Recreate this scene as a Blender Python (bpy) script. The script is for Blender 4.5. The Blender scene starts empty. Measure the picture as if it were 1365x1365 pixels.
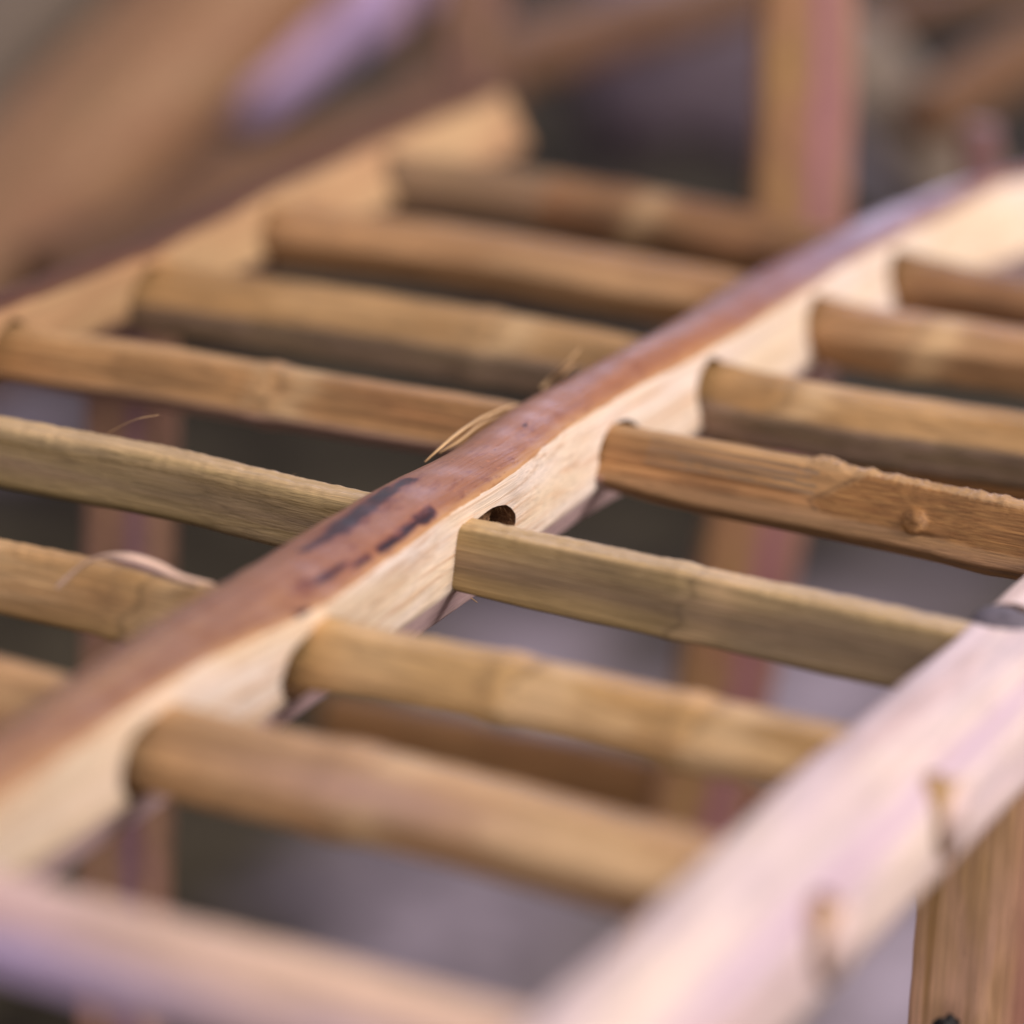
import bpy, bmesh, math, random
import numpy as np
from mathutils import Vector, Matrix, noise

S = bpy.context.scene
COL = S.collection
# ------------------------------------------------------------------ camera
PW = 1365.0
FPX = 4614.96
CC = 682.5
AX = np.array([0.88767174, 0.18175153, -0.42309013])     # world X (along the slats) in camera axes (right, down, forward)
AY = np.array([0.45927911, -0.28322972, 0.84192852])     # world Y (along the rails)
AZ = np.array([0.0331901, -0.94167261, -0.3348897])      # world Z
ROT = np.stack([AX, AY, AZ])
CAM = np.array([0.36978702, -0.71870573, 0.29397114])


def ray(px, py):
    return ROT @ np.array([(px - CC) / FPX, (py - CC) / FPX, 1.0])


def at(px, py, z=0.0):
    r = ray(px, py)
    return CAM + r * ((z - CAM[2]) / r[2])


def atd(px, py, d):
    return CAM + ray(px, py) * d


cam_data = bpy.data.cameras.new('camera')
cam = bpy.data.objects.new('camera', cam_data)
COL.objects.link(cam)
right, down, fwd = ROT @ np.array([1, 0, 0]), ROT @ np.array([0, 1, 0]), ROT @ np.array([0, 0, 1])
m = Matrix.Identity(4)
for i in range(3):
    m[i][0], m[i][1], m[i][2], m[i][3] = right[i], -down[i], -fwd[i], CAM[i]
cam.matrix_world = m
cam_data.sensor_width = 36
cam_data.lens = 36 * FPX / PW
cam_data.clip_start = 0.02
cam_data.clip_end = 60
cam_data.dof.use_dof = True
cam_data.dof.focus_distance = 0.886
cam_data.dof.aperture_fstop = 3.6
cam_data.dof.aperture_blades = 0
S.camera = cam

# ------------------------------------------------------------------ world and lamps
S.render.engine = 'CYCLES'
S.view_settings.view_transform = 'Standard'
S.view_settings.look = 'None'
S.view_settings.exposure = 0
S.view_settings.gamma = 1
S.cycles.use_denoising = True
S.cycles.max_bounces = 6
W = bpy.data.worlds.new('World')
S.world = W
W.use_nodes = True
bg = W.node_tree.nodes['Background']
bg.inputs[0].default_value = (0.95, 0.88, 0.97, 1)
bg.inputs[1].default_value = 0.5


def area(name, loc, target, size, power, col):
    l = bpy.data.lights.new(name, 'AREA')
    l.shape = 'SQUARE'
    l.size = size
    l.energy = power
    l.color = col
    o = bpy.data.objects.new(name, l)
    COL.objects.link(o)
    o.location = loc
    d = Vector(target) - Vector(loc)
    o.rotation_euler = d.to_track_quat('-Z', 'Y').to_euler()
    return o


area('key_window', (1.5, 0.25, 1.2), (0, 0.05, 0), 0.8, 42, (1.0, 0.92, 0.87))
area('back_opening', (-1.75, 5.6, 1.35), (0.05, 0.2, 0), 1.4, 56, (0.74, 0.72, 1.0))
area('camera_fill', (0.9, -2.3, 0.75), (0, 0.1, -0.05), 1.3, 16, (1.0, 0.93, 0.92))  # added fill lamp behind the camera, brightens the faces turned towards it

# ------------------------------------------------------------------ helpers
GZ = -0.36


def lin(c):
    return tuple((x / 255 / 12.92) if x / 255 <= 0.04045 else ((x / 255 + 0.055) / 1.055) ** 2.4 for x in c)


def tag(o, label=None, cat=None, group=None, kind=None):
    for k, v in (('label', label), ('category', cat), ('group', group), ('kind', kind)):
        if v:
            o[k] = v
    return o


def thing(name, loc, label, cat, group=None):
    o = bpy.data.objects.new(name, None)
    o.empty_display_size = 0.05
    COL.objects.link(o)
    o.location = loc
    tag(o, label, cat, group)
    o['_o'] = tuple(loc)
    return o


ORG = {}


def link(name, verts, faces, mats, parent=None, smooth=True, fmat=None):
    """verts in world coordinates; parts are stored relative to their thing"""
    base = ORG.get(parent.name, (0, 0, 0)) if parent else (0, 0, 0)
    me = bpy.data.meshes.new(name)
    me.from_pydata([(v[0] - base[0], v[1] - base[1], v[2] - base[2]) for v in verts], [], faces)
    for mt in (mats if isinstance(mats, (list, tuple)) else [mats]):
        me.materials.append(mt)
    if fmat is not None:
        me.polygons.foreach_set('material_index', fmat)
    if smooth:
        me.polygons.foreach_set('use_smooth', [True] * len(me.polygons))
    o = bpy.data.objects.new(name, me)
    COL.objects.link(o)
    if parent:
        o.parent = parent
        ORG[o.name] = base
    return o


def attr(o, name, vals):
    a = o.data.attributes.get(name) or o.data.attributes.new(name, 'FLOAT', 'POINT')
    a.data.foreach_set('value', np.asarray(vals, dtype=np.float32))


def wverts(o, parent):
    n = len(o.data.vertices)
    a = np.empty(n * 3, dtype=np.float32)
    o.data.vertices.foreach_get('co', a)
    return a.reshape(-1, 3) + np.array(ORG.get(parent.name, (0, 0, 0)), dtype=np.float32)


def rsec(poly, r, m=5, nb=4):
    """polygon with rounded corners; fixed number of points for any polygon with the same corner count"""
    out = []
    n = len(poly)
    rr = r if isinstance(r, (list, tuple)) else [r] * n
    P = [np.array(p, float) for p in poly]
    starts, ends = [], []
    for i in range(n):
        a, b, c = P[i - 1], P[i], P[(i + 1) % n]
        la, lc = np.linalg.norm(a - b), np.linalg.norm(c - b)
        q = min(rr[i], la * .45, lc * .45)
        starts.append(b + (a - b) / la * q)
        ends.append(b + (c - b) / lc * q)
    for i in range(n):
        s, b, e = starts[i], P[i], ends[i]
        for k in range(nb):
            t = k / (nb - 1)
            out.append(s * (1 - t) ** 2 + 2 * b * t * (1 - t) + e * t * t)
        nx = starts[(i + 1) % n]
        for k in range(1, m + 1):
            t = k / (m + 1)
            out.append(e * (1 - t) + nx * t)
    return np.array(out)


def nz(x, y, z):
    return noise.noise(Vector((x, y, z)))


def loft(ts, frame, amp=0.00035, fib=0.00012, seed=0.0, wav=18.0, swell=None, extra=None):
    """ts: stations. frame(t) -> (centre, udir, vdir, section Nx2). Returns verts, faces, tt, idx."""
    V, TT = [], []
    K = None
    for t in ts:
        c, u, v, sec = frame(t)
        K = len(sec)
        cen = sec.mean(axis=0)
        for k, p in enumerate(sec):
            d = p - cen
            L = np.linalg.norm(d) + 1e-9
            a = math.atan2(d[1], d[0])
            e = amp * nz(t * wav + seed, d[0] * 90, d[1] * 90 + seed)
            e += amp * .5 * nz(t * wav * 5 + seed, d[0] * 160, d[1] * 160 + seed)
            e += fib * nz(t * 30 + seed, d[0] * 900 + 7, d[1] * 900 + seed)
            if swell:
                for (t0, w, h) in swell:
                    e += h * math.exp(-((t - t0) / w) ** 2)
            if extra:
                e += extra(t, p)
            q = p + d / L * e
            V.append(c + u * q[0] + v * q[1])
            TT.append(t)
    F = []
    n = len(ts)
    for i in range(n - 1):
        for k in range(K):
            a, b = i * K + k, i * K + (k + 1) % K
            F.append((a, b, b + K, a + K))
    F.append(tuple(range(K - 1, -1, -1)))
    F.append(tuple((n - 1) * K + k for k in range(K)))
    return V, F, np.array(TT), K


def interp(x, tab):
    return float(np.interp(x, [p[0] for p in tab], [p[1] for p in tab]))


def frange(a, b, step):
    n = max(2, int(round((b - a) / step)) + 1)
    return np.linspace(a, b, n)


X_, Y_, Z_ = np.eye(3)


# ------------------------------------------------------------------ materials
class NT:
    def __init__(self, name):
        self.m = bpy.data.materials.new(name)
        self.m.use_nodes = True
        self.t = self.m.node_tree
        self.t.nodes.clear()
        self.out = self.n('ShaderNodeOutputMaterial')
        self.b = self.n('ShaderNodeBsdfPrincipled')
        self.t.links.new(self.b.outputs[0], self.out.inputs[0])

    def n(self, typ, **kw):
        x = self.t.nodes.new(typ)
        for k, v in kw.items():
            setattr(x, k, v)
        return x

    def l(self, a, b):
        self.t.links.new(a, b)

    def math(self, op, a, b=None, c=None, clamp=False):
        x = self.n('ShaderNodeMath', operation=op, use_clamp=clamp)
        for i, v in enumerate((a, b, c)):
            if v is None:
                continue
            if isinstance(v, (int, float)):
                x.inputs[i].default_value = v
            else:
                self.l(v, x.inputs[i])
        return x.outputs[0]

    def mix(self, f, a, b, mode='MIX'):
        x = self.n('ShaderNodeMix', data_type='RGBA', blend_type=mode)
        x.clamp_factor = True
        if isinstance(f, (int, float)):
            x.inputs[0].default_value = f
        else:
            self.l(f, x.inputs[0])
        for i, v in ((6, a), (7, b)):
            if isinstance(v, (tuple, list)):
                x.inputs[i].default_value = (*v[:3], 1)
            else:
                self.l(v, x.inputs[i])
        return x.outputs[2]

    def noise(self, vec, scale, detail=2, rough=.5, dist=0.0):
        x = self.n('ShaderNodeTexNoise')
        x.inputs['Scale'].default_value = scale
        x.inputs['Detail'].default_value = detail
        x.inputs['Roughness'].default_value = rough
        x.inputs['Distortion'].default_value = dist
        self.l(vec, x.inputs['Vector'])
        return x.outputs['Fac']

    def ramp(self, v, lo, hi, a=0.0, b=1.0):
        x = self.n('ShaderNodeMapRange', clamp=True)
        self.l(v, x.inputs[0])
        x.inputs[1].default_value, x.inputs[2].default_value = lo, hi
        x.inputs[3].default_value, x.inputs[4].default_value = a, b
        return x.outputs[0]

    def attr(self, name):
        x = self.n('ShaderNodeAttribute')
        x.attribute_name = name
        return x.outputs['Fac']

    def coords(self, axis, along, across):
        tc = self.n('ShaderNodeTexCoord')
        mp = self.n('ShaderNodeMapping')
        s = [across] * 3
        s['XYZ'.index(axis)] = along
        mp.inputs['Scale'].default_value = s
        rnd = self.n('ShaderNodeObjectInfo').outputs['Random']
        cx = self.n('ShaderNodeCombineXYZ')
        r = self.math('MULTIPLY', rnd, 37.0)
        for i in range(3):
            self.l(r, cx.inputs[i])
        self.l(tc.outputs['Object'], mp.inputs['Vector'])
        ad = self.n('ShaderNodeVectorMath', operation='ADD')
        self.l(mp.outputs[0], ad.inputs[0])
        self.l(cx.outputs[0], ad.inputs[1])
        return ad.outputs[0]


def wood(name, axis, c1, c2, c3, fibre=0.30, rough=0.6, spec=0.35, bump=0.5, skin=None, under=None,
         pink=None, speck=0.35, skin_rough=0.42, scar=None, gs=1.0, los=.5):
    """c1/c2 patches, c3 long streaks (sRGB 0-255 as the wood's own colour)."""
    g = NT(name)
    c1, c2, c3 = lin(c1), lin(c2), lin(c3)
    big = g.noise(g.coords(axis, 9, 55), 1.0, 3, .55, .4)
    mid = g.noise(g.coords(axis, 7, 320 * gs), 1.0, 4, .6)
    fine = g.noise(g.coords(axis, 20, 1900 * (1 + (gs - 1) * .4)), 1.0, 3, .6)
    vf = g.noise(g.coords(axis, 160, 4200), 1.0, 2, .6)
    col = g.mix(g.ramp(big, .40, .60), c1, c2)
    col = g.mix(g.ramp(mid, .50, .68, 0, .8), col, c3)
    # short dark flecks between the fibres
    fl = g.noise(g.coords(axis, 130, 900), 1.0, 3, .6)
    col = g.mix(g.ramp(fl, .66, .76, 0, speck), col, tuple(x * .35 for x in c3))
    sp = g.noise(g.coords(axis, 420, 420), 1.0, 2, .5)
    col = g.mix(g.ramp(sp, .72, .78, 0, speck), col, tuple(x * .3 for x in c3))
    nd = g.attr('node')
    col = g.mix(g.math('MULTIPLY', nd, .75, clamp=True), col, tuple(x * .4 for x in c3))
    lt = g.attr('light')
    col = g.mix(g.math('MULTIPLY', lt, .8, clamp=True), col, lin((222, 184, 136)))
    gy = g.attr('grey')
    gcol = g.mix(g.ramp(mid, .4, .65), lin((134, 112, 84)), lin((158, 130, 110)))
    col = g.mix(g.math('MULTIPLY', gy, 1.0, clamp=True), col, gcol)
    if scar:
        sc = g.attr('scar')
        scn = g.noise(g.coords(axis, 60, 1300), 1.0, 4, .7)
        scol = g.mix(g.ramp(scn, .35, .65), lin(scar[0]), lin(scar[1]))
        col = g.mix(sc, col, scol)
    lo = g.noise(g.coords(axis, 22, 130), 1.0, 3, .6, .6)
    f = g.ramp(fine, .30, .72, 1 - fibre, 1 + fibre * .5)
    f2 = g.ramp(vf, .3, .7, 1 - fibre * .35, 1 + fibre * .2)
    ff = g.math('MULTIPLY', g.math('MULTIPLY', f, f2), g.ramp(lo, .32, .68, 1 - fibre * los, 1 + fibre * los * .7))
    rg = rough
    if under:
        u = g.attr('under')
        uc = g.mix(g.ramp(mid, .4, .6), lin(under[0]), lin(under[1]))
        uc = g.mix(g.ramp(fl, .66, .72, 0, .55), uc, lin((70, 40, 50)))
        col = g.mix(g.math('MULTIPLY', u, 1.0, clamp=True), col, uc)
    bw = g.n('ShaderNodeCombineColor')
    for i in range(3):
        g.l(ff, bw.inputs[i])
    col = g.mix(1.0, col, bw.outputs[0], 'MULTIPLY')
    rv = rough
    hb = g.math('ADD', g.math('MULTIPLY', fine, .7), g.math('MULTIPLY', mid, .5))
    if skin:
        s = g.attr('s')
        edge = g.noise(g.coords(axis, 40, 160), 1.0, 3, .6)
        sw = g.math('ADD', s, g.math('MULTIPLY', g.math('SUBTRACT', edge, .5), 3.4))
        sk = g.ramp(sw, -.25, .35)
        b2 = g.noise(g.coords(axis, 14, 80), 1.0, 4, .6, .5)
        m2 = g.noise(g.coords(axis, 12, 260), 1.0, 4, .6)
        v2 = g.noise(g.coords(axis, 60, 1400), 1.0, 3, .7)
        p2 = g.noise(g.coords(axis, 700, 900), 1.0, 2, .5)
        a, b, c, tan = [lin(x) for x in skin]
        kc = g.mix(g.ramp(b2, .38, .62), a, b)
        kc = g.mix(g.ramp(m2, .52, .66, 0, .7), kc, c)
        kc = g.mix(g.ramp(v2, .35, .75, 0, .3), kc, tuple(x * .5 for x in c))
        kc = g.mix(g.ramp(p2, .62, .72, 0, .25), kc, tuple(min(1, x * 1.9) for x in a))
        dk = g.noise(g.coords(axis, 170, 420), 1.0, 2, .5)
        kc = g.mix(g.ramp(dk, .71, .76, 0, .6), kc, lin((80, 38, 44)))
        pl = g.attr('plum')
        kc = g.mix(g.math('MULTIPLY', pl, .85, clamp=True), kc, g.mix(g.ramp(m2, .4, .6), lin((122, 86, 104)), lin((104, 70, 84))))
        tn = g.attr('tanny')
        kc = g.mix(g.math('MULTIPLY', tn, .7, clamp=True), kc, g.mix(g.ramp(m2, .4, .6), lin((160, 124, 90)), lin((128, 92, 72))))
        # scraped tan margin along the cut edge
        near = g.ramp(sw, .4, 3.0, .9, 0.0)
        kc = g.mix(g.math('MULTIPLY', near, g.ramp(m2, .3, .5, .35, .9)), kc, tan)
        st = g.attr('stain')
        sn = g.noise(g.coords(axis, 160, 500), 1.0, 4, .7)
        sm = g.ramp(g.math('ADD', st, g.math('MULTIPLY', g.math('SUBTRACT', sn, .5), 1.8)), .40, .72)
        sr = g.ramp(g.math('ADD', st, g.math('MULTIPLY', g.math('SUBTRACT', sn, .5), 1.8)), .05, .45, 0, .75)
        kc = g.mix(sr, kc, lin((104, 46, 42)))
        kc = g.mix(sm, kc, g.mix(g.ramp(sn, .45, .6), lin((58, 16, 18)), lin((30, 12, 22))))
        col = g.mix(sk, col, kc)
        rv = g.ramp(sk, 0, 1, rough, skin_rough)
        hb = g.math('MULTIPLY', hb, g.ramp(sk, 0, 1, 1.0, .55))
        hb = g.math('ADD', hb, g.math('MULTIPLY', v2, .35))
    if pink:
        pa = g.attr('streak')
        col = g.mix(g.math('MULTIPLY', pa, 1.0, clamp=True), col, lin(pink))
    g.l(col, g.b.inputs['Base Color'])
    if isinstance(rv, float):
        g.b.inputs['Roughness'].default_value = rv
    else:
        g.l(rv, g.b.inputs['Roughness'])
    g.b.inputs['Specular IOR Level'].default_value = spec
    bp = g.n('ShaderNodeBump')
    bp.inputs['Strength'].default_value = bump
    bp.inputs['Distance'].default_value = .0006
    g.l(hb, bp.inputs['Height'])
    g.l(bp.outputs[0], g.b.inputs['Normal'])
    return g.m


def plain(name, c, rough=.8, var=.3, scale=40, spec=.3):
    g = NT(name)
    a = g.noise(g.coords('X', scale, scale), 1, 4, .6)
    c = lin(c)
    g.l(g.mix(g.ramp(a, .35, .65), tuple(x * (1 - var) for x in c), tuple(min(1, x * (1 + var)) for x in c)), g.b.inputs['Base Color'])
    g.b.inputs['Roughness'].default_value = rough
    g.b.inputs['Specular IOR Level'].default_value = spec
    bp = g.n('ShaderNodeBump')
    bp.inputs['Strength'].default_value = .5
    bp.inputs['Distance'].default_value = .001
    g.l(a, bp.inputs['Height'])
    g.l(bp.outputs[0], g.b.inputs['Normal'])
    return g.m


PALE = ((242, 216, 186), (246, 226, 212), (214, 168, 128))
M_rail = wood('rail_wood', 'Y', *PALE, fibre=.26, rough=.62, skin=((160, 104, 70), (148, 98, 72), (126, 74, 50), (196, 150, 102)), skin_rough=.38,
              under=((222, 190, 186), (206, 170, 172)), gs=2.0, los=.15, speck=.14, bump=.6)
M_rail_back = wood('back_rail_wood', 'Y', (206, 168, 124), (196, 152, 112), (176, 132, 92), fibre=.2, rough=.62,
                   skin=((98, 66, 50), (88, 58, 46), (70, 44, 38), (120, 84, 60)), skin_rough=.9, under=((140, 106, 90), (130, 98, 84)), speck=.2)
M_rail_front = wood('peeled_rail_wood', 'Y', (230, 206, 190), (218, 194, 194), (192, 158, 146), fibre=.26, gs=.5, rough=.55, speck=.08,
                    under=((206, 170, 170), (214, 182, 178)), pink=(180, 152, 178), bump=.5)
M_hole = wood('hole_fibres', 'X', (168, 126, 86), (130, 92, 62), (86, 58, 40), fibre=.6, rough=.9, speck=.8, bump=1.0)
SL = {
    'A': ((172, 132, 86), (152, 106, 70), (128, 90, 56)),
    'B': ((186, 142, 98), (176, 130, 86), (150, 110, 72)),
    'C': ((190, 148, 98), (174, 132, 82), (146, 110, 68)),
    'D': ((188, 142, 92), (172, 122, 76), (146, 106, 64)),
    'E': ((180, 152, 104), (172, 146, 112), (144, 118, 70)),
    'F': ((208, 166, 110), (194, 148, 96), (162, 124, 74)),
    'G': ((202, 160, 112), (188, 142, 98), (150, 108, 70)),
    'H': ((228, 192, 172), (218, 184, 184), (198, 158, 134)),
}
M_sl = {k: wood('slat_wood_' + w, 'X', *v, los=.8, fibre=.30, rough=.5, spec=.4, bump=.85, speck=.28,
                scar=((176, 128, 74), (134, 88, 46)) if k == 'D' else None,
                pink=(176, 158, 196) if k == 'H' else (178, 140, 130) if k in 'GED' else None)
        for (k, v), w in zip(SL.items(), ['umber', 'rose', 'sand', 'amber', 'olive', 'honey', 'tan', 'lilac'])}
M_post = wood('post_wood', 'Z', (170, 128, 80), (160, 112, 82), (132, 98, 58), fibre=.25, rough=.6, pink=(140, 86, 98), speck=.3)
M_post2 = wood('post_wood_front', 'Z', (202, 160, 100), (220, 172, 140), (166, 124, 74), fibre=.20, los=.8, rough=.6, pink=(178, 112, 110), speck=.3)
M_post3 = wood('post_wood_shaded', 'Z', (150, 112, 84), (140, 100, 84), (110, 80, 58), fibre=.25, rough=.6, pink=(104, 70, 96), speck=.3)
M_low = wood('low_slat_wood', 'X', (186, 136, 84), (164, 116, 70), (134, 94, 56), fibre=.3)
M_fib = plain('loose_fibre', (206, 168, 122), .6, .15)
M_fibd = plain('dark_fibre', (150, 110, 74), .7, .3)
M_knot = plain('knot_wood', (196, 152, 104), .7, .35, 300)
M_end = plain('cut_end', (226, 196, 190), .7, .12, 500)
M_peg = plain('grey_peg_end', (96, 88, 96), .7, .25, 300)
M_black = plain('black_resin', (22, 18, 18), .45, .3, 300)

# ------------------------------------------------------------------ ground
g = NT('ground_concrete')
tc = g.coords('X', 1, 1)
a = g.noise(tc, 7.0, 4, .6)
b = g.noise(tc, 60, 4, .6)
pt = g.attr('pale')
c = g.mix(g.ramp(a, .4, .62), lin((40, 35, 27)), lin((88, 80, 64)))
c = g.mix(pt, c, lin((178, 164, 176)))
c = g.mix(g.ramp(b, .4, .7, 0, .35), c, lin((40, 36, 34)))
g.l(c, g.b.inputs['Base Color'])
g.b.inputs['Roughness'].default_value = 1.0
g.b.inputs['Specular IOR Level'].default_value = 0.05
M_ground = g.m
xs = np.concatenate([np.linspace(-10, -2.6, 8), np.linspace(-2.5, 1.5, 81), np.linspace(1.6, 8, 8)])
ys = np.concatenate([np.linspace(-4, -1, 6), np.linspace(-.9, 4.5, 109), np.linspace(5, 16, 9)])
GV = [(x, y, GZ + .004 * nz(x * 2, y * 2, 0)) for y in ys for x in xs]
nx = len(xs)
GF = [(j * nx + i, j * nx + i + 1, (j + 1) * nx + i + 1, (j + 1) * nx + i) for j in range(len(ys) - 1) for i in range(nx - 1)]
go = link('ground', GV, GF, M_ground)
tag(go, kind='structure')
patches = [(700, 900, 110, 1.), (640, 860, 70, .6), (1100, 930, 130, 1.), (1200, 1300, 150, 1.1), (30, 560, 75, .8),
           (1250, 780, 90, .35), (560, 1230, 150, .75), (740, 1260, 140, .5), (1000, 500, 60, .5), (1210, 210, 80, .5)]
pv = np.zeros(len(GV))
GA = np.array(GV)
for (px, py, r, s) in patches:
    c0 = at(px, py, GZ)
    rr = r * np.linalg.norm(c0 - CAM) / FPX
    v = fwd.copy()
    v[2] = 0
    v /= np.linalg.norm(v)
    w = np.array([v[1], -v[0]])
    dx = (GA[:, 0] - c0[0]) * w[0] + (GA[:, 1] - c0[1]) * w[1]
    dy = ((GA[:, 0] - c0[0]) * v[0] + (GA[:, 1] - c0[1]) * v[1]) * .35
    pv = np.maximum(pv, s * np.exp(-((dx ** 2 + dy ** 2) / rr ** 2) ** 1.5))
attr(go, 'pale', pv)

# ------------------------------------------------------------------ the crate
crate = thing('palm_rib_crate', (0, 0.1, GZ), 'pale palm rib crate in the foreground, slats pushed through holes in its three rails', 'crate')
ORG[crate.name] = (0, 0.1, GZ)

# slats: back-top corner of the section runs along y(x), z(x); section given as (y, z) in mm from that corner
def P4(*p):
    return [(a / 1000, b / 1000) for a, b in p]


SLATS = {
    #       y(x) table                                         left section -> right section (back-top, front-top, front-bottom, back-bottom ...)
    'A': dict(y=[(-.25, .330), (-.165, .343), (-.047, .330), (0, .309), (.035, .307), (.16, .307)],
              L=P4((0, 0), (-7, -2), (-15, -8), (-13, -16), (-3, -17)), R=P4((0, 0), (-7, -1), (-14, -5), (-12, -15), (-3, -16))),
    'B': dict(y=[(-.25, .240), (-.149, .259), (-.041, .261), (0, .247), (.052, .256), (.16, .256)],
              L=P4((0, 0), (-8, -1.5), (-17, -7), (-14, -15.5), (-3, -16)), R=P4((0, 0), (-8, -1), (-17, -5), (-16, -14.5), (-4, -16))),
    'C': dict(y=[(-.25, .164), (-.205, .166), (-.13, .177), (-.046, .184), (-.015, .173), (.023, .169), (.079, .178), (.16, .178)],
              L=P4((0, 0), (-8, -2), (-16, -8), (-16, -16), (-5, -18)), R=P4((0, 0), (-8, -1.5), (-16, -6.5), (-15.5, -15), (-5, -17))),
    'D': dict(y=[(-.25, .086), (-.202, .089), (-.155, .096), (-.042, .106), (-.011, .104), (.05, .105), (.107, .101), (.17, .098)],
              L=P4((0, 0), (-5, -1), (-11, -9), (-14, -12), (-6, -18)), R=P4((0, 0), (-4, -1), (-10, -11), (-13, -15), (-7, -20))),
    'E': dict(y=[(-.27, .008), (-.155, .015), (-.097, .018), (-.036, .014), (0, .012), (.06, .012), (.123, .011), (.165, .010)],
              L=P4((0, 0), (-6.5, -.4), (-8.4, -1.6), (-11.5, -15.5), (-5, -19.5)), R=P4((0, 0), (-6.5, -.4), (-7.8, -1.3), (-11, -17.0), (-5, -18.5))),
    'F': dict(y=[(-.27, -.062), (-.1, -.064), (-.037, -.064), (-.002, -.069), (.029, -.067), (.065, -.066), (.122, -.066), (.154, -.066)],
              L=P4((0, 0), (-5, -.5), (-12, -10), (-13, -14), (-6, -17.5)), R=P4((0, 0), (-7, -.8), (-14, -7.5), (-15, -12), (-6, -16))),
    'G': dict(y=[(-.27, -.126), (-.053, -.129), (0, -.132), (.061, -.128), (.119, -.131), (.154, -.131)],
              L=P4((0, 0), (-6, -.5), (-14, -8), (-15, -14), (-6, -18)), R=P4((0, 0), (-7, -.8), (-15, -7.5), (-16, -14), (-6, -18))),
    'H': dict(y=[(-.27, -.222), (.01, -.218), (.044, -.217), (.121, -.215), (.154, -.215)],
              L=P4((0, 0), (-7, -.5), (-17, -7), (-18, -13), (-7, -18)), R=P4((0, 0), (-7, -.5), (-16, -6), (-17, -12), (-7, -16))),
}
XR = {'A': .1538, 'B': .1536, 'C': .1539, 'D': .1537, 'E': .1538, 'F': .1538, 'G': .1538, 'H': .154}
SWELL = {'D': [(-.118, .004, .0009), (.0985, .009, .0005)], 'E': [(.052, .004, .0005)], 'F': [(.045, .004, .0009), (.09, .004, .0008), (-.058, .004, .0007)],
         'G': [(.04, .006, .0008)], 'B': [(.02, .006, .0006)], 'C': [(-.09, .005, .0008), (.01, .004, .0005)], 'A': [(-.12, .006, .001)], 'H': []}
ENDS = {'A': (-.0080, -.0100, .0088, .0090), 'B': (-.0085, -.0100, .0088, .0090), 'C': (-.0080, -.0105, .0088, .0092), 'D': (-.0068, -.0110, .0086, .0094), 'E': (-.0058, -.0110, .0086, .0094), 'F': (-.0080, -.0115, .0088, .0092), 'G': (-.0085, -.0120, .0092, .0092), 'H': (-.0090, -.0120, .0092, .0092)}
SCARS = {'F': [(.047, .034, -.0055, .0060, .75, .5), (.092, .034, -.0070, .0065, .7, .5), (-.118, .05, -.006, .007, .35, .2)],
         'G': [(.034, .030, -.0050, .0050, .3, .4), (.074, .056, -.0060, .0052, .9, .3), (-.01, .03, -.012, .004, -.2, .2)],
         'C': [(-.16, .05, -.004, .003, .3, .2), (-.10, .05, -.005, .0035, .3, .3), (.02, .05, -.003, .0025, .35, .2)],
         'D': [(-.168, .040, -.0065, .0046, -.28, .45), (-.113, .036, -.0060, .0046, -.26, .4), (-.124, .009, -.006, .006, .5, .2)],
         'A': [(-.15, .06, -.009, .004, -.30, .3), (-.07, .05, -.008, .004, -.28, .3)],
         'B': [(-.13, .08, -.006, .005, .3, .15), (.01, .05, -.005, .004, .3, .2)],
         'E': [(.052, .05, -.006, .0045, .22, .15), (-.11, .05, -.005, .004, .2, .1)],
         'H': [(.03, .06, -.006, .005, .4, .2)]}
NAMEL = {
    'D': 'amber slat with a knot and a rough peeled scar', 'E': 'smooth olive slat in sharp focus', 'H': 'blurred lilac and pink slat nearest the camera'}


def slat_section(k, x):
    d = SLATS[k]
    t = min(1, max(0, (x + .02) / .04))
    t = t * t * (3 - 2 * t)
    P = (1 - t) * np.array(d['L']) + t * np.array(d['R'])
    return P * np.array([1.0, {'A': 1.2, 'B': 1.15, 'C': 1.2, 'G': 1.07, 'H': 1.14}.get(k, 1.0)])


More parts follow.
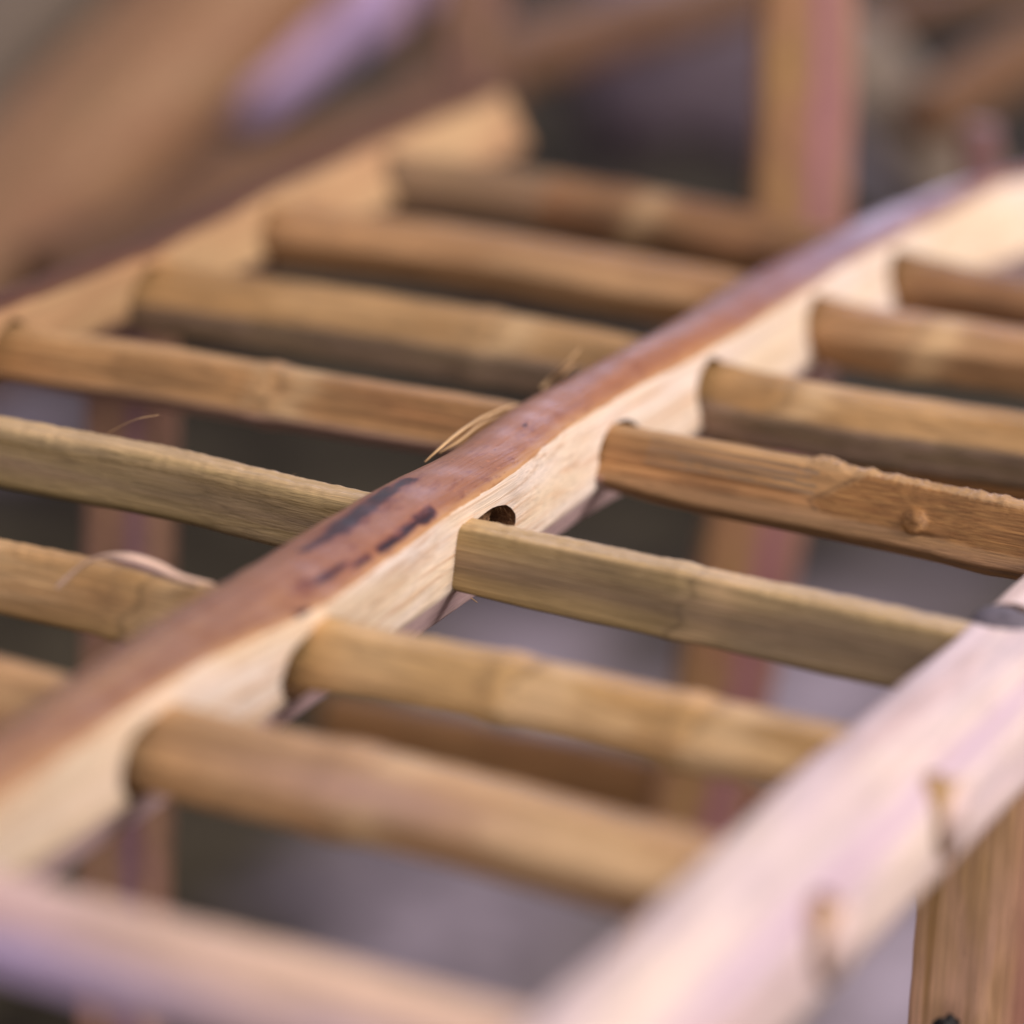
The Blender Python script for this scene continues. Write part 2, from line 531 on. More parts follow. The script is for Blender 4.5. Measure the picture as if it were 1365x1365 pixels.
slat_obj = {}
for si, k in enumerate('ABCDEFGH'):
    d = SLATS[k]
    fine = k in 'DEF'
    step = (.0007 if k in 'DE' else .0009) if fine else .0014
    ts = frange({'A': -.236, 'B': -.229, 'C': -.221, 'D': -.2185}.get(k, -.275), XR[k], step)
    ytab = d['y']
    ys_ = [interp(t, ytab) for t in ts]
    # smooth the y table
    kern = np.ones(31) / 31
    pad = np.pad(ys_, 15, mode='edge')
    ysm = np.convolve(pad, kern, 'valid')
    ymap = list(zip(ts, ysm))
    d['ymap'] = ymap
    rad = [.0008, .0009, .0011, .0012, .002] if k in 'DE' else [.0009, .0011, .0013, .0014, .002]
    if k == 'E':
        rad = [.001, .0008, .0014, .0014, .003]

    def extra(t, p, k=k, si=si):
        e = 0.0
        top = p[1] > -.004
        if k == 'D':
            # fibrous torn edge along the top, past the scar
            if t > .043 and top:
                e += .0011 * max(0, nz(t * 260, p[0] * 150, 3.1)) + .0005 * nz(t * 900, p[0] * 400, 1)
                e += .0012 * math.exp(-((t - .051) / .004) ** 2)
            # long grooves before the scar
            if t < .048 and -.0115 < p[1] < -.002:
                e -= .0006 * max(0, math.sin(p[1] * 2100)) * min(1, max(0, (.048 - t) / .006))
            # the knot bump
            dy, dx = (p[1] + .0088), (t - .0795)
            e += (.0021 + .0009 * nz(t * 900, p[1] * 900, 2)) * math.exp(-((dx / .0031) ** 2 + (dy / .0026) ** 2) ** 2) if p[0] < -.003 else 0
            e += .0009 * math.exp(-((dx - .0052) / .003) ** 2 - ((dy + .0012) / .0012) ** 2) if p[0] < -.003 else 0
        if k in 'EF' and top:
            e += .00022 * nz(t * 400, p[0] * 300, 5 + si)
        return e

    def frame(t, k=k, ymap=ymap, rad=rad):
        P = slat_section(k, t)
        if k in ENDS and t > .134:
            # whittled round where the end fits its hole
            oy, oz, ry, rz = ENDS[k]
            q = min(1, (t - .134) / .007)
            R5 = np.array([(oy + .0012 + ry * .98 * math.cos(a), oz + rz * .98 * math.sin(a)) for a in (.9, 2.16, 3.42, 4.68, 5.93)])
            P = P * (1 - q) + R5 * q
            rad = [.0012 + q * .006] * 5
        s = rsec(P, rad, 18 if k in 'DE' else 9, 4)
        y = interp(t, ymap)
        z = .0012 * math.sin(t * 9 + ord(k)) if k not in 'E' else 0
        return np.array([t, y, z]), Y_, Z_, s

    V, F, TT, K = loft(ts, frame, amp=.0004 if k not in 'DE' else .0003, fib=.00016, seed=si * 7.3, wav=30, swell=SWELL[k], extra=extra)
    # E is pushed right through; where the end shows, the cap is pale
    o = link('slat', V, F, [M_sl[k], M_end], crate)
    o.data.polygons[len(F) - 1].material_index = 1
    VA = np.array(V)
    Yr = VA[:, 1] - np.interp(VA[:, 0], [a for a, _ in ymap], [b for _, b in ymap])
    node = np.zeros(len(V))
    light = np.zeros(len(V))
    grey = np.zeros(len(V))
    streak = np.zeros(len(V))
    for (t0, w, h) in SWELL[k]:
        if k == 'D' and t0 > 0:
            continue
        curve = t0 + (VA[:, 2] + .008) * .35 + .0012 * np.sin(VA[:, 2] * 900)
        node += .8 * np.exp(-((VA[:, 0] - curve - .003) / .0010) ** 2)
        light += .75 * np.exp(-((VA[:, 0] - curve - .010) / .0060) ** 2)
    zz = VA[:, 2]
    for (x0_, L_, zc_, hz_, li_, nd_) in SCARS.get(k, []):
        wb = np.array([nz(a * 120, b * 300, si) for a, b in zip(VA[:, 0], zz)]) * .15
        u_ = (VA[:, 0] - x0_) / L_ + wb * .4
        e_ = np.where(u_ < .18, np.sqrt(np.clip(u_ / .18, 0, 1)), np.sqrt(np.clip((1 - u_) / .82, 0, 1)))
        r_ = np.abs(zz - zc_ + wb * hz_) / (hz_ * e_ + 1e-5)
        ins = np.clip((1 - r_) / .18, 0, 1) * (u_ > 0) * (u_ < 1)
        light += li_ * ins * (.6 + .4 * np.cos(r_ * 9))
        node += nd_ * np.exp(-((r_ - 1.0) / .10) ** 2) * (u_ > -.02) * (u_ < .8)
        if li_ < 0:
            node += -li_ * ins
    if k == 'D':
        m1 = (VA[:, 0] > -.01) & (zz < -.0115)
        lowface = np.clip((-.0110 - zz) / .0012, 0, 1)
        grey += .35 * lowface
        # V-shaped front of the scar
        x0 = .0495 + 1.6 * np.abs(zz + .0098)
        wob = np.array([nz(a * 500, b * 500, 0) for a, b in zip(VA[:, 0], zz)]) * .0012
        sc = np.clip((VA[:, 0] - x0 + wob) / .0008, 0, 1) * (zz < -.0012) * np.clip((zz + .0122 + wob * .4) / .0006, 0, 1)
        attr(o, 'scar', sc)
        node += .9 * np.exp(-((VA[:, 0] - x0 + .0008) / .0008) ** 2) * ((zz < -.0015) & (zz > -.012))
        gr = ((VA[:, 0] < .05) & (VA[:, 0] > .0) & (zz < -.002) & (zz > -.0085))
        grey += .75 * gr * np.clip((.0095 + zz) / .002, 0, 1) * (np.sin(zz * 3800) > -.1)
        kr = ((VA[:, 0] - .0795) / .0033) ** 2 + ((zz + .0088) / .0028) ** 2
        node += .55 * np.exp(-((kr - 1.4) / .5) ** 2) * (VA[:, 0] > .07)
        light += .8 * (kr < 1.0) + .6 * np.exp(-((VA[:, 0] - .086) / .004) ** 2 - ((zz + .0102) / .0012) ** 2)
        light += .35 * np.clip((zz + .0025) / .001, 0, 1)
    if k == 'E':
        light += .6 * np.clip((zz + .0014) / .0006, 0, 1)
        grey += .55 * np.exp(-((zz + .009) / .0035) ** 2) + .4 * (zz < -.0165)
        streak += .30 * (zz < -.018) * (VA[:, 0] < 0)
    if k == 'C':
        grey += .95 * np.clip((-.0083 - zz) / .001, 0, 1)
    if k == 'D':
        streak += .8 * np.clip((-.0122 - zz) / .001, 0, 1) * (VA[:, 0] < -.01)
    if k == 'A':
        grey += .6 * (VA[:, 0] < -.15)
        node += .35 * np.exp(-((VA[:, 0] + .105) / .02) ** 2) * (zz < -.005)
        node += .35 * np.exp(-((VA[:, 0] + .04) / .02) ** 2) * (zz < -.006)
    if k == 'F':
        light += .5 * np.exp(-((VA[:, 0] - .012) / .012) ** 2) + .6 * np.exp(-((VA[:, 0] + .115) / .02) ** 2)
    if k == 'G':
        streak += .7 * np.exp(-((VA[:, 0] - .05) / .03) ** 2) * np.exp(-((zz + .004) / .0035) ** 2)
        light += .8 * np.exp(-((VA[:, 0] - .095) / .028) ** 2) * np.exp(-((zz + .0055) / .004) ** 2)
        node += .4 * np.exp(-((VA[:, 0] - .13) / .03) ** 2) * (zz < -.008)
    if k == 'H':
        streak += .9 * np.clip((-.003 - zz) / .004, 0, 1) * (1 - np.clip((VA[:, 0] - .02) / .09, 0, .6))
        light += .4 * np.clip((VA[:, 0] - .02) / .06, 0, 1)
    attr(o, 'node', np.clip(node, 0, 1))
    attr(o, 'light', np.clip(light, 0, 1))
    attr(o, 'grey', np.clip(grey, 0, 1))
    attr(o, 'streak', np.clip(streak, 0, 1))
    if k in NAMEL:
        o['label'] = NAMEL[k]
    slat_obj[k] = o

# ---- rails -------------------------------------------------------
HOLES = {  # slat: centre offset (y from back-top corner, z), radii
    'A': (-.0075, -.008, .0100, .0100), 'B': (-.008, -.0078, .0105, .0098), 'C': (-.008, -.0082, .0102, .0100), 'D': (-.0040, -.0088, .0102, .0112),
    'E': (-.0008, -.0080, .0112, .0112), 'F': (-.0078, -.0088, .0102, .0108), 'G': (-.0080, -.0092, .0104, .0104), 'H': (-.009, -.009, .0110, .0108)}


MIDH = {'E': (.0074, -.0093, .0172, .0084), 'D': (.0018, -.0090, .0130, .0073), 'F': (-.0062, -.0098, .0128, .0088), 'G': (-.0100, -.0090, .0112, .0092)}


def cutter(x0, x1, keys, seed, sc=1.0, dy=0.0):
    V, F = [], []
    n = 40
    for k in keys:
        oy, oz, ry, rz = MIDH.get(k, HOLES[k]) if seed == 1.0 else HOLES[k]
        if seed == 6.0:
            oy, oz, ry, rz = ENDS.get(k, HOLES[k])
        ry, rz, oy = ry * sc, rz * sc, oy + dy
        base = len(V)
        xs_ = frange(x0, x1, .0015)
        yc = interp((x0 + x1) / 2, SLATS[k]['ymap']) + oy
        for x in xs_:
            for i in range(n):
                a = 2 * math.pi * i / n
                r = 1 + .05 * nz(math.cos(a) * 2 + seed, math.sin(a) * 2, ord(k)) + .03 * nz(math.cos(a) * 9, math.sin(a) * 9, x * 600)
                V.append((x, yc + ry * r * math.cos(a), oz + rz * r * math.sin(a)))
        m = len(xs_)
        for j in range(m - 1):
            for i in range(n):
                a, b = base + j * n + i, base + j * n + (i + 1) % n
                F.append((a, a + n, b + n, b))
        F.append(tuple(base + i for i in range(n)))
        F.append(tuple(base + (m - 1) * n + n - 1 - i for i in range(n)))
    return V, F


def drill(o, parent, x0, x1, keys, seed, extra_cut=None, sc=1.0, dy=0.0):
    V, F = cutter(x0, x1, keys, seed, sc, dy)
    if extra_cut:
        b = len(V)
        V += extra_cut[0]
        F += [tuple(i + b for i in f) for f in extra_cut[1]]
    c = link('hole_cutter', V, F, M_hole, parent)
    bm = bmesh.new()
    bm.from_mesh(c.data)
    bmesh.ops.recalc_face_normals(bm, faces=bm.faces)
    bm.to_mesh(c.data)
    bm.free()
    bm = bmesh.new()
    bm.from_mesh(o.data)
    bmesh.ops.recalc_face_normals(bm, faces=bm.faces)
    bm.to_mesh(o.data)
    bm.free()
    o.data.materials.append(M_hole)
    md = o.modifiers.new('holes', 'BOOLEAN')
    md.operation = 'DIFFERENCE'
    md.solver = 'EXACT'
    md.material_mode = 'TRANSFER'
    md.object = c
    bpy.context.view_layer.update()
    dg = bpy.context.evaluated_depsgraph_get()
    me = bpy.data.meshes.new_from_object(o.evaluated_get(dg))
    o.modifiers.clear()
    old = o.data
    o.data = me
    me.name = old.name
    bpy.data.meshes.remove(old)
    cm = c.data
    bpy.data.objects.remove(c)
    bpy.data.meshes.remove(cm)
    # shade smooth, but keep the rims of the holes crisp
    bm = bmesh.new()
    bm.from_mesh(o.data)
    for f in bm.faces:
        f.smooth = True
    for e in bm.edges:
        if len(e.link_faces) == 2 and (e.link_faces[0].material_index != e.link_faces[1].material_index or e.calc_face_angle(0) > .9):
            e.smooth = False
    bm.to_mesh(o.data)
    bm.free()


# middle rail
LEFT = [(-.30, -.017), (-.173, -.0215), (-.123, -.026), (-.076, -.0275), (.004, -.0295), (.036, -.028), (.085, -.031), (.164, -.0285), (.239, -.031), (.319, -.029), (.375, -.0215), (.40, -.0135), (.43, -.003), (.52, .026)]
BNDP = [(0, 1070), (100, 1003), (200, 930), (300, 872), (380, 832), (440, 800), (540, 728), (590, 690), (628, 666), (644, 657), (688, 629), (723, 599), (754, 574), (798, 544),
        (850, 515), (900, 487), (1000, 433), (1120, 360), (1200, 316), (1330, 246)]
BND = [(-.32, -.005)] + [tuple(at(a, b, .005)[[1, 0]]) for a, b in BNDP] + [(.43, .006), (.52, .034)]
FACE = [(-.32, -.006), (-.15, -.0065), (-.08, -.0065), (.0, -.008), (.05, -.0095), (.09, -.0115), (.158, -.0098), (.233, -.0078), (.30, -.0045), (.38, .001), (.43, .012), (.52, .040)]


def mid_sec(y):
    xl, xb, xf = interp(y, LEFT), interp(y, BND), interp(y, FACE)
    w = xb - xl
    zb = .0050 + .0006 * math.sin(y * 31)
    h = .0090 - .0015 * min(1, max(0, (y - .25) / .12))
    return [(xl + .004, -.0268), (xl - .003, -.016), (xl - .0028, .0025), (xl + .03 * w, h - .0008), (xl + .42 * w, h + .0008), (xl + .76 * w, h - .0010),
            (xb, zb), (xf, -.0165), (xf - .0055, -.0272)]


ts = np.concatenate([frange(-.30, -.12, .0016)[:-1], frange(-.12, .17, .0008)[:-1], frange(.17, .515, .0016)])


def fr_mid(y):
    s = rsec(mid_sec(y), [.003, .003, .004, .004, .006, .006, .0007, .0006, .0008], 5, 4)
    return np.array([0, y, 0]), X_, Z_, s


V, F, TT, K = loft(ts, fr_mid, amp=.0005, fib=.00010, seed=3.3, wav=22)
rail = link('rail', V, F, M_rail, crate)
rail['label'] = 'middle rail with reddish brown bark on top and a pale split face, in focus'
drill(rail, crate, -.052, .025, 'ABCDEFGH', 1.0)


def rail_attrs(o, bfun, ubreak, zskin, stain=None):
    A = wverts(o, crate)
    y = A[:, 1]
    xb = np.interp(y, [a for a, _ in bfun], [b for _, b in bfun])
    zb = zskin + .0006 * np.sin(y * 31)
    # distance from the cut edge in mm, positive on the bark
    s = np.where(A[:, 2] > zb - .0003, (xb - A[:, 0]) * 1000 + .5, (A[:, 2] - zb) * 1000)
    s = np.where((A[:, 2] < zb) & (A[:, 0] < xb - .012), 1.0, s)
    attr(o, 's', s)
    if o is rail:
        attr(o, 'tanny', np.clip((-.05 - y) / .07, 0, 1) * (A[:, 2] > 0))
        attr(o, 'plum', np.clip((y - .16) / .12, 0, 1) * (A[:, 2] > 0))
        c = at(697, 661, -.001)
        attr(o, 'node', .55 * np.exp(-((y - c[1]) / .006) ** 2 - ((A[:, 2] - c[2]) / .0022) ** 2) * (s < 0))
    attr(o, 'under', np.clip((ubreak - A[:, 2]) / .0006, 0, 1) * (A[:, 0] > xb - .02))
    if stain:
        st = np.zeros(len(A))
        for poly, r, zs in stain:
            for p, q in zip(poly[:-1], poly[1:]):
                p, q = np.array(p), np.array(q)
                d = q - p
                t = np.clip(((A[:, 0] - p[0]) * d[0] + (y - p[1]) * d[1]) / (d @ d), 0, 1)
                dist = np.hypot(A[:, 0] - p[0] - t * d[0], y - p[1] - t * d[1])
                st = np.maximum(st, np.clip(1.2 - dist / r, 0, 1) * (A[:, 2] > -.004))
        attr(o, 'stain', st)


def pts(z, *p):
    return [tuple(at(a, b, z)[:2]) for a, b in p]


rail_attrs(rail, BND, -.0171, .0050, [
    (pts(.0085, (545, 643), (522, 657)), .0024, 0), (pts(.0085, (522, 655), (500, 673), (474, 692), (450, 712)), .0038, 0),
    (pts(.0085, (450, 712), (422, 727), (406, 738)), .0022, 0), (pts(.0060, (577, 684), (558, 697)), .0018, 0), (pts(.0060, (558, 697), (535, 716), (505, 736)), .0008, 0),
    (pts(.0060, (492, 742), (476, 752), (440, 770), (390, 798)), .0011, 0), (pts(.007, (412, 804), (398, 808)), .0018, 0), (pts(.0085, (470, 726), (468, 729)), .0009, 0), (pts(.007, (312, 775), (300, 783)), .0013, 0),
    (pts(.008, (702, 571), (699, 573)), .0006, 0)])

# loose splinters of bark on the rail's far edge
def strip(name, path, widths, thick, mat, parent, up=(0, 0, 1)):
    n = len(path)
    P = [np.array(p, float) for p in path]
    # resample as catmull-rom
    Q, Wd = [], []
    for i in range(n - 1):
        p0, p1, p2, p3 = P[max(i - 1, 0)], P[i], P[i + 1], P[min(i + 2, n - 1)]
        for j in range(8):
            t = j / 8
            Q.append(.5 * ((2 * p1) + (-p0 + p2) * t + (2 * p0 - 5 * p1 + 4 * p2 - p3) * t * t + (-p0 + 3 * p1 - 3 * p2 + p3) * t ** 3))
            Wd.append(widths[i] * (1 - t) + widths[i + 1] * t)
    Q.append(P[-1])
    Wd.append(widths[-1])
    V, F = [], []
    K = 8
    for i, q in enumerate(Q):
        d = Q[min(i + 1, len(Q) - 1)] - Q[max(i - 1, 0)]
        d /= np.linalg.norm(d) + 1e-12
        s = np.cross(d, np.array(up, float))
        s /= np.linalg.norm(s) + 1e-12
        u = np.cross(s, d)
        for k in range(K):
            a = 2 * math.pi * k / K
            V.append(q + s * Wd[i] * math.cos(a) + u * min(thick, Wd[i]) * math.sin(a))
    for i in range(len(Q) - 1):
        for k in range(K):
            a, b = i * K + k, i * K + (k + 1) % K
            F.append((a, b, b + K, a + K))
    F += [tuple(range(K - 1, -1, -1)), tuple((len(Q) - 1) * K + k for k in range(K))]
    return link(name, V, F, mat, parent)


def pp(z, *p):
    return [at(a, b, c if c is not None else z) for a, b, c in p]


strip('splinter', pp(0, (566, 616, .004), (588, 596, .0075), (612, 576, .0085), (640, 558, .008), (668, 546, .0065), (692, 538, .004)), [.0002, .0005, .0006, .0005, .0004, .0002], .0003, M_fib, rail)
strip('splinter', pp(0, (585, 604, .0035), (612, 588, .006), (640, 566, .0055), (668, 552, .003)), [.0002, .0004, .0004, .0002], .0003, M_fib, rail)
strip('splinter', pp(0, (722, 518, .003), (735, 503, .006), (752, 487, .011), (775, 463, .016)), [.0009, .0009, .0007, .0001], .0003, M_fib, rail)
strip('splinter', pp(0, (735, 514, .004), (752, 497, .008), (766, 484, .010)), [.0003, .0004, .0001], .0002, M_knot, rail)

# fibres at the hole rims and whiskers on the slats
random.seed(4)


def whiskers(name, items, parent, mat, r=.00005):
    V, F = [], []
    for (p, d, L) in items:
        p = np.array(p, float)
        d = np.array(d, float)
        d /= np.linalg.norm(d)
        c = np.array([random.uniform(-.5, .5) for _ in range(3)])
        b = len(V)
        m = 5
        for i in range(m):
            t = i / (m - 1)
            q = p + d * L * t + c * L * t * t * .6
            rr = r * (1 - t * .7)
            V += [q + X_ * rr, q + Y_ * rr * .7 + Z_ * rr * .7, q - X_ * rr * .6 - Z_ * rr * .8]
        for i in range(m - 1):
            for k in range(3):
                a0, a1 = b + i * 3 + k, b + i * 3 + (k + 1) % 3
                F.append((a0, a1, a1 + 3, a0 + 3))
    o = link(name, V, F, mat, parent)
    o['kind'] = 'stuff'
    return o


for k in 'DEF':
    oy, oz, ry, rz = MIDH[k]
    yc = interp(0, SLATS[k]['ymap']) + oy
    it = []
    for _ in range(420 if k == 'E' else 80):
        a = random.uniform(0, 2 * math.pi)
        yy, z2 = yc + ry * math.cos(a) * .98, oz + rz * math.sin(a) * .98
        xx = interp(yy, FACE) - .0004 - random.uniform(0, .004)
        it.append(((xx, yy, z2), (random.uniform(-.1, .9), -math.cos(a) + random.uniform(-.8, .8), -math.sin(a) + random.uniform(-.8, .8)), random.uniform(.0006, .0022)))
    for _ in range(10 if k == 'E' else 4):
        a = random.uniform(.2, 1.9)
        yy, z2 = yc + ry * math.cos(a), oz + rz * math.sin(a)
        it.append(((interp(yy, FACE) - .0005, yy, z2), (.5, .2, 1), random.uniform(.001, .0022)))
    whiskers('hole_fibres', it, rail, M_fibd, .00006)
for k, nn in (('D', 46), ('E', 40), ('F', 16)):
    it = []
    for _ in range(nn):
        x = random.uniform(.0, .12) if random.random() < .75 else random.uniform(-.14, -.03)
        if k == 'D' and x < .04:
            continue
        y = interp(x, SLATS[k]['ymap'])
        it.append(((x, y - random.uniform(.0004, .002), -.0003), (random.uniform(-1, 1), random.uniform(-.3, .6), random.uniform(.3, 1)), random.uniform(.0006, .0024 if random.random() < .2 else .0013)))
    whiskers('fuzz', it, slat_obj[k], M_fib, .000045)
# single long hair of the olive slat, left, and of the underside corner of the rail
strip('splinter', pp(0, (143, 578, .002), (165, 566, .006), (185, 558, .009), (212, 553, .010)), [.00012, .0001, .0001, .00006], .0001, M_fib, slat_obj['E'])
strip('splinter', [at(628, 797, -.0225), at(636, 803, -.0225)], [.0002, .0001], .0001, M_fib, rail)
# peeled curl lying over the slat left of the rail
strip('bark_curl', pp(0, (76, 783, -.004), (105, 757, .001), (135, 742, .005), (170, 742, .007), (205, 752, .006), (240, 768, .004), (285, 779, .0015)),
      [.0011, .0011, .0014, .0022, .0020, .0012, .0003], .0004, plain('curl_bark', (224, 188, 164), .6, .15), slat_obj['F'])
strip('bark_curl', pp(0, (150, 748, .003), (190, 757, .0035), (230, 772, .0025), (262, 780, .001)), [.0003, .0009, .0008, .0003], .0003,
      plain('purple_bark', (84, 56, 84), .6), slat_obj['F'])

# left rail
LB = [(-.1, -.200), (.084, -.2000), (.161, -.1990), (.247, -.2065), (.345, -.2140), (.42, -.2125)]
LL = [(a, b - .0105) for a, b in LB]



def left_sec(y):
    xl, xb = interp(y, LL), interp(y, LB)
    w = xb - xl
    return [(xl + .002, -.021), (xl - .006, -.014), (xl - .005, .0), (xl - .003, .0068), (xl + .35 * w, .0086), (xl + .75 * w, .0078), (xb, .0060), (-.2010, -.0120), (-.2065, -.021)]


def fr_left(y):
    return np.array([0, y, 0]), X_, Z_, rsec(left_sec(y), [.003, .003, .004, .004, .005, .003, .001, .001, .001], 4, 3)


V, F, TT, K = loft(frange(-.02, .421, .0022), fr_left, amp=.0006, fib=.0001, seed=8.3, wav=22)
lrail = link('rail', V, F, M_rail_back, crate)
lrail['label'] = 'blurred rail at the back left, dark bark above a sandy split face'
drill(lrail, crate, -.244, -.185, 'ABCD', 4.0)
rail_attrs(lrail, LB, -.0126, .0060)

# front rail
def front_sec(y):
    o = .0008 * math.sin(y * 17)
    return [(.134, -.031), (.124, -.024), (.1225 + o, -.006), (.1255 + o, .0006), (.135, .0016), (.1465 + o, -.0008), (.1525 + o, -.0075), (.1535, -.0215), (.1475, -.0305)]


def fr_front(y):
    return np.array([0, y, 0]), X_, Z_, rsec(front_sec(y), [.004, .004, .003, .002, .004, .003, .003, .0022, .003], 4, 4)


def round_cut(cx, cy, r, z0, z1):
    n = 32
    V = [(cx + r * math.cos(2 * math.pi * i / n), cy + r * math.sin(2 * math.pi * i / n), z) for z in (z0, z1) for i in range(n)]
    F = [(i, (i + 1) % n, n + (i + 1) % n, n + i) for i in range(n)] + [tuple(range(n - 1, -1, -1)), tuple(range(n, 2 * n))]
    return V, F


V, F, TT, K = loft(frange(-.34, .40, .0022), fr_front, amp=.0008, fib=.00008, seed=12.3, wav=16)
frail = link('rail', V, F, M_rail_front, crate)
frail['label'] = 'thick pinkish white peeled rail blurred at the lower right, nearest the camera'
drill(frail, crate, .1437, .165, 'ABCDEFGH', 6.0, round_cut(.1315, .016, .0085, -.004, .01), 1.0, 0.0)
A = wverts(frail, crate)
attr(frail, 'under', np.clip((-.0222 - A[:, 2]) / .001, 0, 1))
attr(frail, 'streak', np.clip(.6 * np.exp(-((A[:, 0] - .1485) / .0022) ** 2) * (A[:, 2] > -.01) + .8 * np.clip((.1262 - A[:, 0]) / .0014, 0, 1), 0, 1))
# slat ends sit slightly turned in their holes; grey end of the post showing in the top of the rail
def lump(name, c, r, sq, mat, parent, seed, amp=.12, n=14):
    V, F = [], []
    for i in range(n + 1):
        th = math.pi * i / n
        for j in range(2 * n):
            ph = math.pi * j / n
            d = np.array([math.sin(th) * math.cos(ph), math.sin(th) * math.sin(ph), math.cos(th)])
            k = 1 + amp * nz(d[0] * 2 + seed, d[1] * 2, d[2] * 2) * 2 + amp * .5 * nz(d[0] * 6 + seed, d[1] * 6, d[2] * 6)
            V.append(np.array(c) + d * np.array(sq) * r * k)
    m = 2 * n
    for i in range(n):
        for j in range(m):
            F.append((i * m + j, i * m + (j + 1) % m, (i + 1) * m + (j + 1) % m, (i + 1) * m + j))
    return link(name, V, F, mat, parent)


# torn pith filling the back of the wide hole
lump('pith', (-.0215, interp(0, SLATS['E']['ymap']) + .010, -.0090), .0150, (.62, 1.25, .72), M_hole, rail, 9.0, .30, 40)


# ---- posts ---------------------------------------------------------
def post(path, poly, mat, seed, r=.0025, streak=None, step=.003, parent=crate, amp=.0008, lab=None, name='post'):
    zs = [p[2] for p in path]
    t0, t1 = min(zs), max(zs)
    o_ = sorted(path, key=lambda p: p[2])
    tx = [(p[2], p[0]) for p in o_]
    ty = [(p[2], p[1]) for p in o_]
    ts = frange(t0, t1, step)
    kx = np.array([interp(t, tx) for t in ts])
    ky = np.array([interp(t, ty) for t in ts])
    kr = np.ones(21) / 21
    kx = np.convolve(np.pad(kx, 10, mode='edge'), kr, 'valid')
    ky = np.convolve(np.pad(ky, 10, mode='edge'), kr, 'valid')
    mx, my = list(zip(ts, kx)), list(zip(ts, ky))

    def fr(t):
        return np.array([interp(t, mx), interp(t, my), t]), X_, Y_, rsec(poly, r, 4, 4)
    V, F, TT, K = loft(ts, fr, amp=amp, fib=.0002, seed=seed, wav=20)
    o = link(name, V, F, mat, parent)
    if streak:
        VA = np.array(V)
        cx = VA[:, 0] - np.interp(VA[:, 2], ts, kx)
        cy = VA[:, 1] - np.interp(VA[:, 2], ts, ky)
        h = cx * right[0] + cy * right[1]
        s = sum(a * np.exp(-((h - c) / w) ** 2) for c, w, a in streak)
        attr(o, 'streak', np.clip(s, 0, 1))
    if lab:
        o['label'] = lab
    return o


def sq(w, d, a=0.0, ch=.25):
    """chamfered quad cross-section turned by a"""
    P = [(-w / 2, -d / 2), (w * .05, -d / 2 - d * ch * .3), (w / 2, -d / 2), (w / 2, d / 2), (-w / 2, d / 2)]
    c, s = math.cos(a), math.sin(a)
    return [(x * c - y * s, x * s + y * c) for x, y in P]


def pth(*p):
    return [tuple(atd(a, b, d)) for a, b, d in p]


# under the front rail: sharp post bottom right
c4 = atd(1312, 1290, .868)
p4 = post([(c4[0] + .0015, c4[1], GZ), (c4[0], c4[1], c4[2]), (c4[0], c4[1], -.018)], sq(.034, .026, math.radians(14)), M_post2, 2.2,
          streak=[(.0095, .0055, .75)], step=.0012, amp=.0006, lab='sharp upright post under the white rail, tan with a pink right side')
lump('resin_knot', atd(1262, 1372, .845), .0032, (1, 1, 1), M_black, p4, 1.0, .25)
lump('peg', (.1315, .016, -.0012), .0078, (1, 1, .45), M_peg, frail, 5.0, .06)
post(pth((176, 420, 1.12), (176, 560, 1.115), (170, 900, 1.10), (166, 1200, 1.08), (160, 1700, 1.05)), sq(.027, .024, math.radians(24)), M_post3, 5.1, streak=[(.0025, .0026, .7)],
     lab='upright post below the back left rail with a violet streak')
post(pth((1078, -260, 1.27), (1077, 0, 1.265), (1070, 270, 1.26), (1030, 585, 1.25), (1000, 730, 1.245), (968, 900, 1.24), (930, 1070, 1.23), (880, 1400, 1.22), (850, 1700, 1.21)),
     sq(.034, .024, math.radians(27)), M_post, 6.6, streak=[(.004, .003, .9), (.012, .008, .5)], lab='tall bent post rising behind the crate with a pink streak')
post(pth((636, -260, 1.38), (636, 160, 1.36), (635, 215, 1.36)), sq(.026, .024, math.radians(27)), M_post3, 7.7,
     lab='blurred pinkish corner post above the end of the left rail')
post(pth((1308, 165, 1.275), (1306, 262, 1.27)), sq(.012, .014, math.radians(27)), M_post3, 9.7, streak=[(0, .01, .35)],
     lab='short thin purplish peg at the far end of the middle rail')

# low slats of the crate's lower frame, seen through the gaps
def stick(name, a, b, w, h, mat, parent, seed, step=.004, amp=.0015, r=.25, cutsec=None):
    a, b = np.array(a), np.array(b)
    L = np.linalg.norm(b - a)
    d = (b - a) / L
    s = np.cross(d, Z_)
    s /= np.linalg.norm(s)
    u = np.cross(s, d)
    P = cutsec or [(-w / 2, -h * .3), (-w * .35, -h / 2), (w * .35, -h / 2), (w / 2, -h * .25), (w / 2, h * .3), (w * .15, h / 2), (-w * .3, h / 2), (-w / 2, h * .3)]

    def fr(t):
        return a + d * t, s, u, rsec(P, r * min(w, h), 3, 3)
    V, F, TT, K = loft(frange(0, L, step), fr, amp=amp, fib=.0002, seed=seed, wav=9)
    return link(name, V, F, mat, parent)


def low(px, py, d, w, h, x0, x1, seed):
    p = atd(px, py, d)
    stick('low_slat', (x0, p[1], p[2]), (x1, p[1] + .01, p[2]), w, h, M_low, crate, seed)


low(650, 1010, 1.30, .02, .026, -.24, .02, 1.1)
low(1200, 625, 1.12, .018, .018, -.02, .20, 2.1)

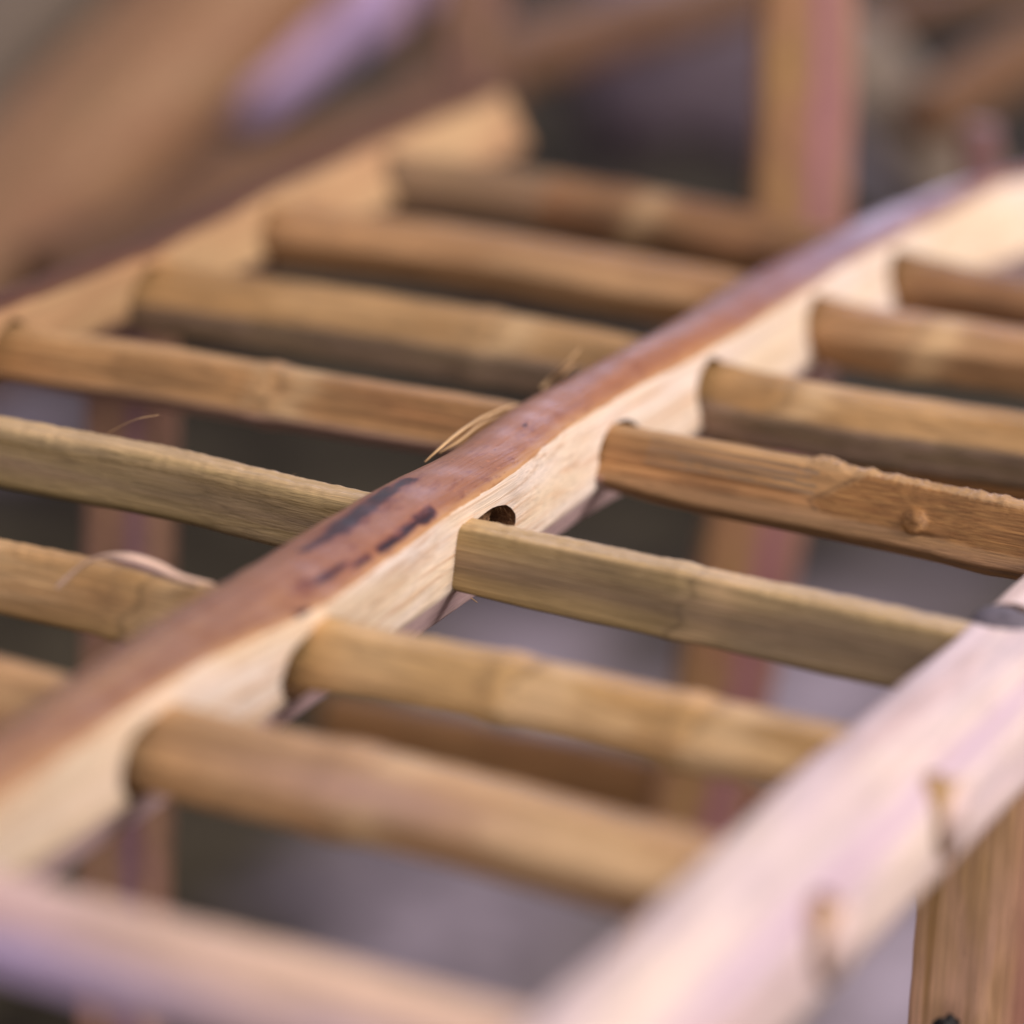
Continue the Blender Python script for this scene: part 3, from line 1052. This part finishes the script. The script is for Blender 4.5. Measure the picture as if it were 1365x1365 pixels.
# ------------------------------------------------------------------ things behind
M_b1 = wood('far_wood_tan', 'Y', (176, 136, 100), (168, 122, 90), (140, 104, 76), fibre=.2)
M_b2 = wood('far_wood_brown', 'Y', (132, 96, 68), (120, 84, 60), (96, 66, 44), fibre=.2)
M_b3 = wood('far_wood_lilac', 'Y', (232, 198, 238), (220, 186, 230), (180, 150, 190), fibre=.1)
M_b4 = wood('far_wood_grey', 'Y', (138, 122, 106), (130, 112, 96), (104, 92, 80), fibre=.1)

c2 = thing('palm_rib_crate', (-.9, .9, GZ), 'far blurred leaning crate of broad tan palm ribs at the top left', 'crate')
ORG[c2.name] = (-.9, .9, GZ)
def pstick(name, a, b, w, h, mat, parent, seed):
    return stick(name, atd(*a), atd(*b), w, h, mat, parent, seed, step=.01, amp=.003)
pstick('rail', (-260, 560, 1.62), (430, -130, 1.75), .085, .06, M_b1, c2, 1)
pstick('rail', (-300, 330, 2.05), (180, -200, 2.15), .11, .07, M_b4, c2, 2)
pstick('slat', (-120, 500, 1.72), (320, 230, 1.85), .06, .05, M_b2, c2, 3)
pstick('post', (-170, 330, 1.70), (-190, 1500, 1.55), .04, .04, M_b2, c2, 4)
c3 = thing('palm_rib_crate', (-.6, 1.3, GZ), 'far blurred brown crate behind the bent post, with a lilac lit rib', 'crate')
ORG[c3.name] = (-.6, 1.3, GZ)
pstick('rail', (60, 370, 1.50), (660, 108, 1.72), .03, .03, M_b2, c3, 5)
pstick('rail', (640, 85, 1.75), (1040, -30, 1.95), .035, .03, M_b2, c3, 6)
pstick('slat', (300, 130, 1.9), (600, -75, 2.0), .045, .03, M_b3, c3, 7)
pstick('post', (560, -120, 1.9), (545, 160, 1.85), .012, .012, M_b2, c3, 8)
c5 = thing('palm_rib_crate', (-.2, 1.5, GZ), 'dark far crate corner with a slanting brown rib at the top right', 'crate')
ORG[c5.name] = (-.2, 1.5, GZ)
pstick('rail', (1228, 160, 1.62), (1460, 20, 1.72), .026, .026, M_b2, c5, 9)
pstick('rail', (1150, 20, 1.9), (1480, -60, 1.95), .03, .02, M_b2, c5, 10)
pstick('slat', (1120, 40, 1.7), (1300, 262, 1.62), .05, .02, M_b4, c5, 11)
st = lump('stone', atd(885, 70, 2.1), .068, (1.1, .9, .9), plain('grey_stone', (128, 112, 122), .8, .2, 20), None, 3.0, .2)
tag(st, 'rounded grey stone blurred behind the slats left of the tall bent post', 'stone')
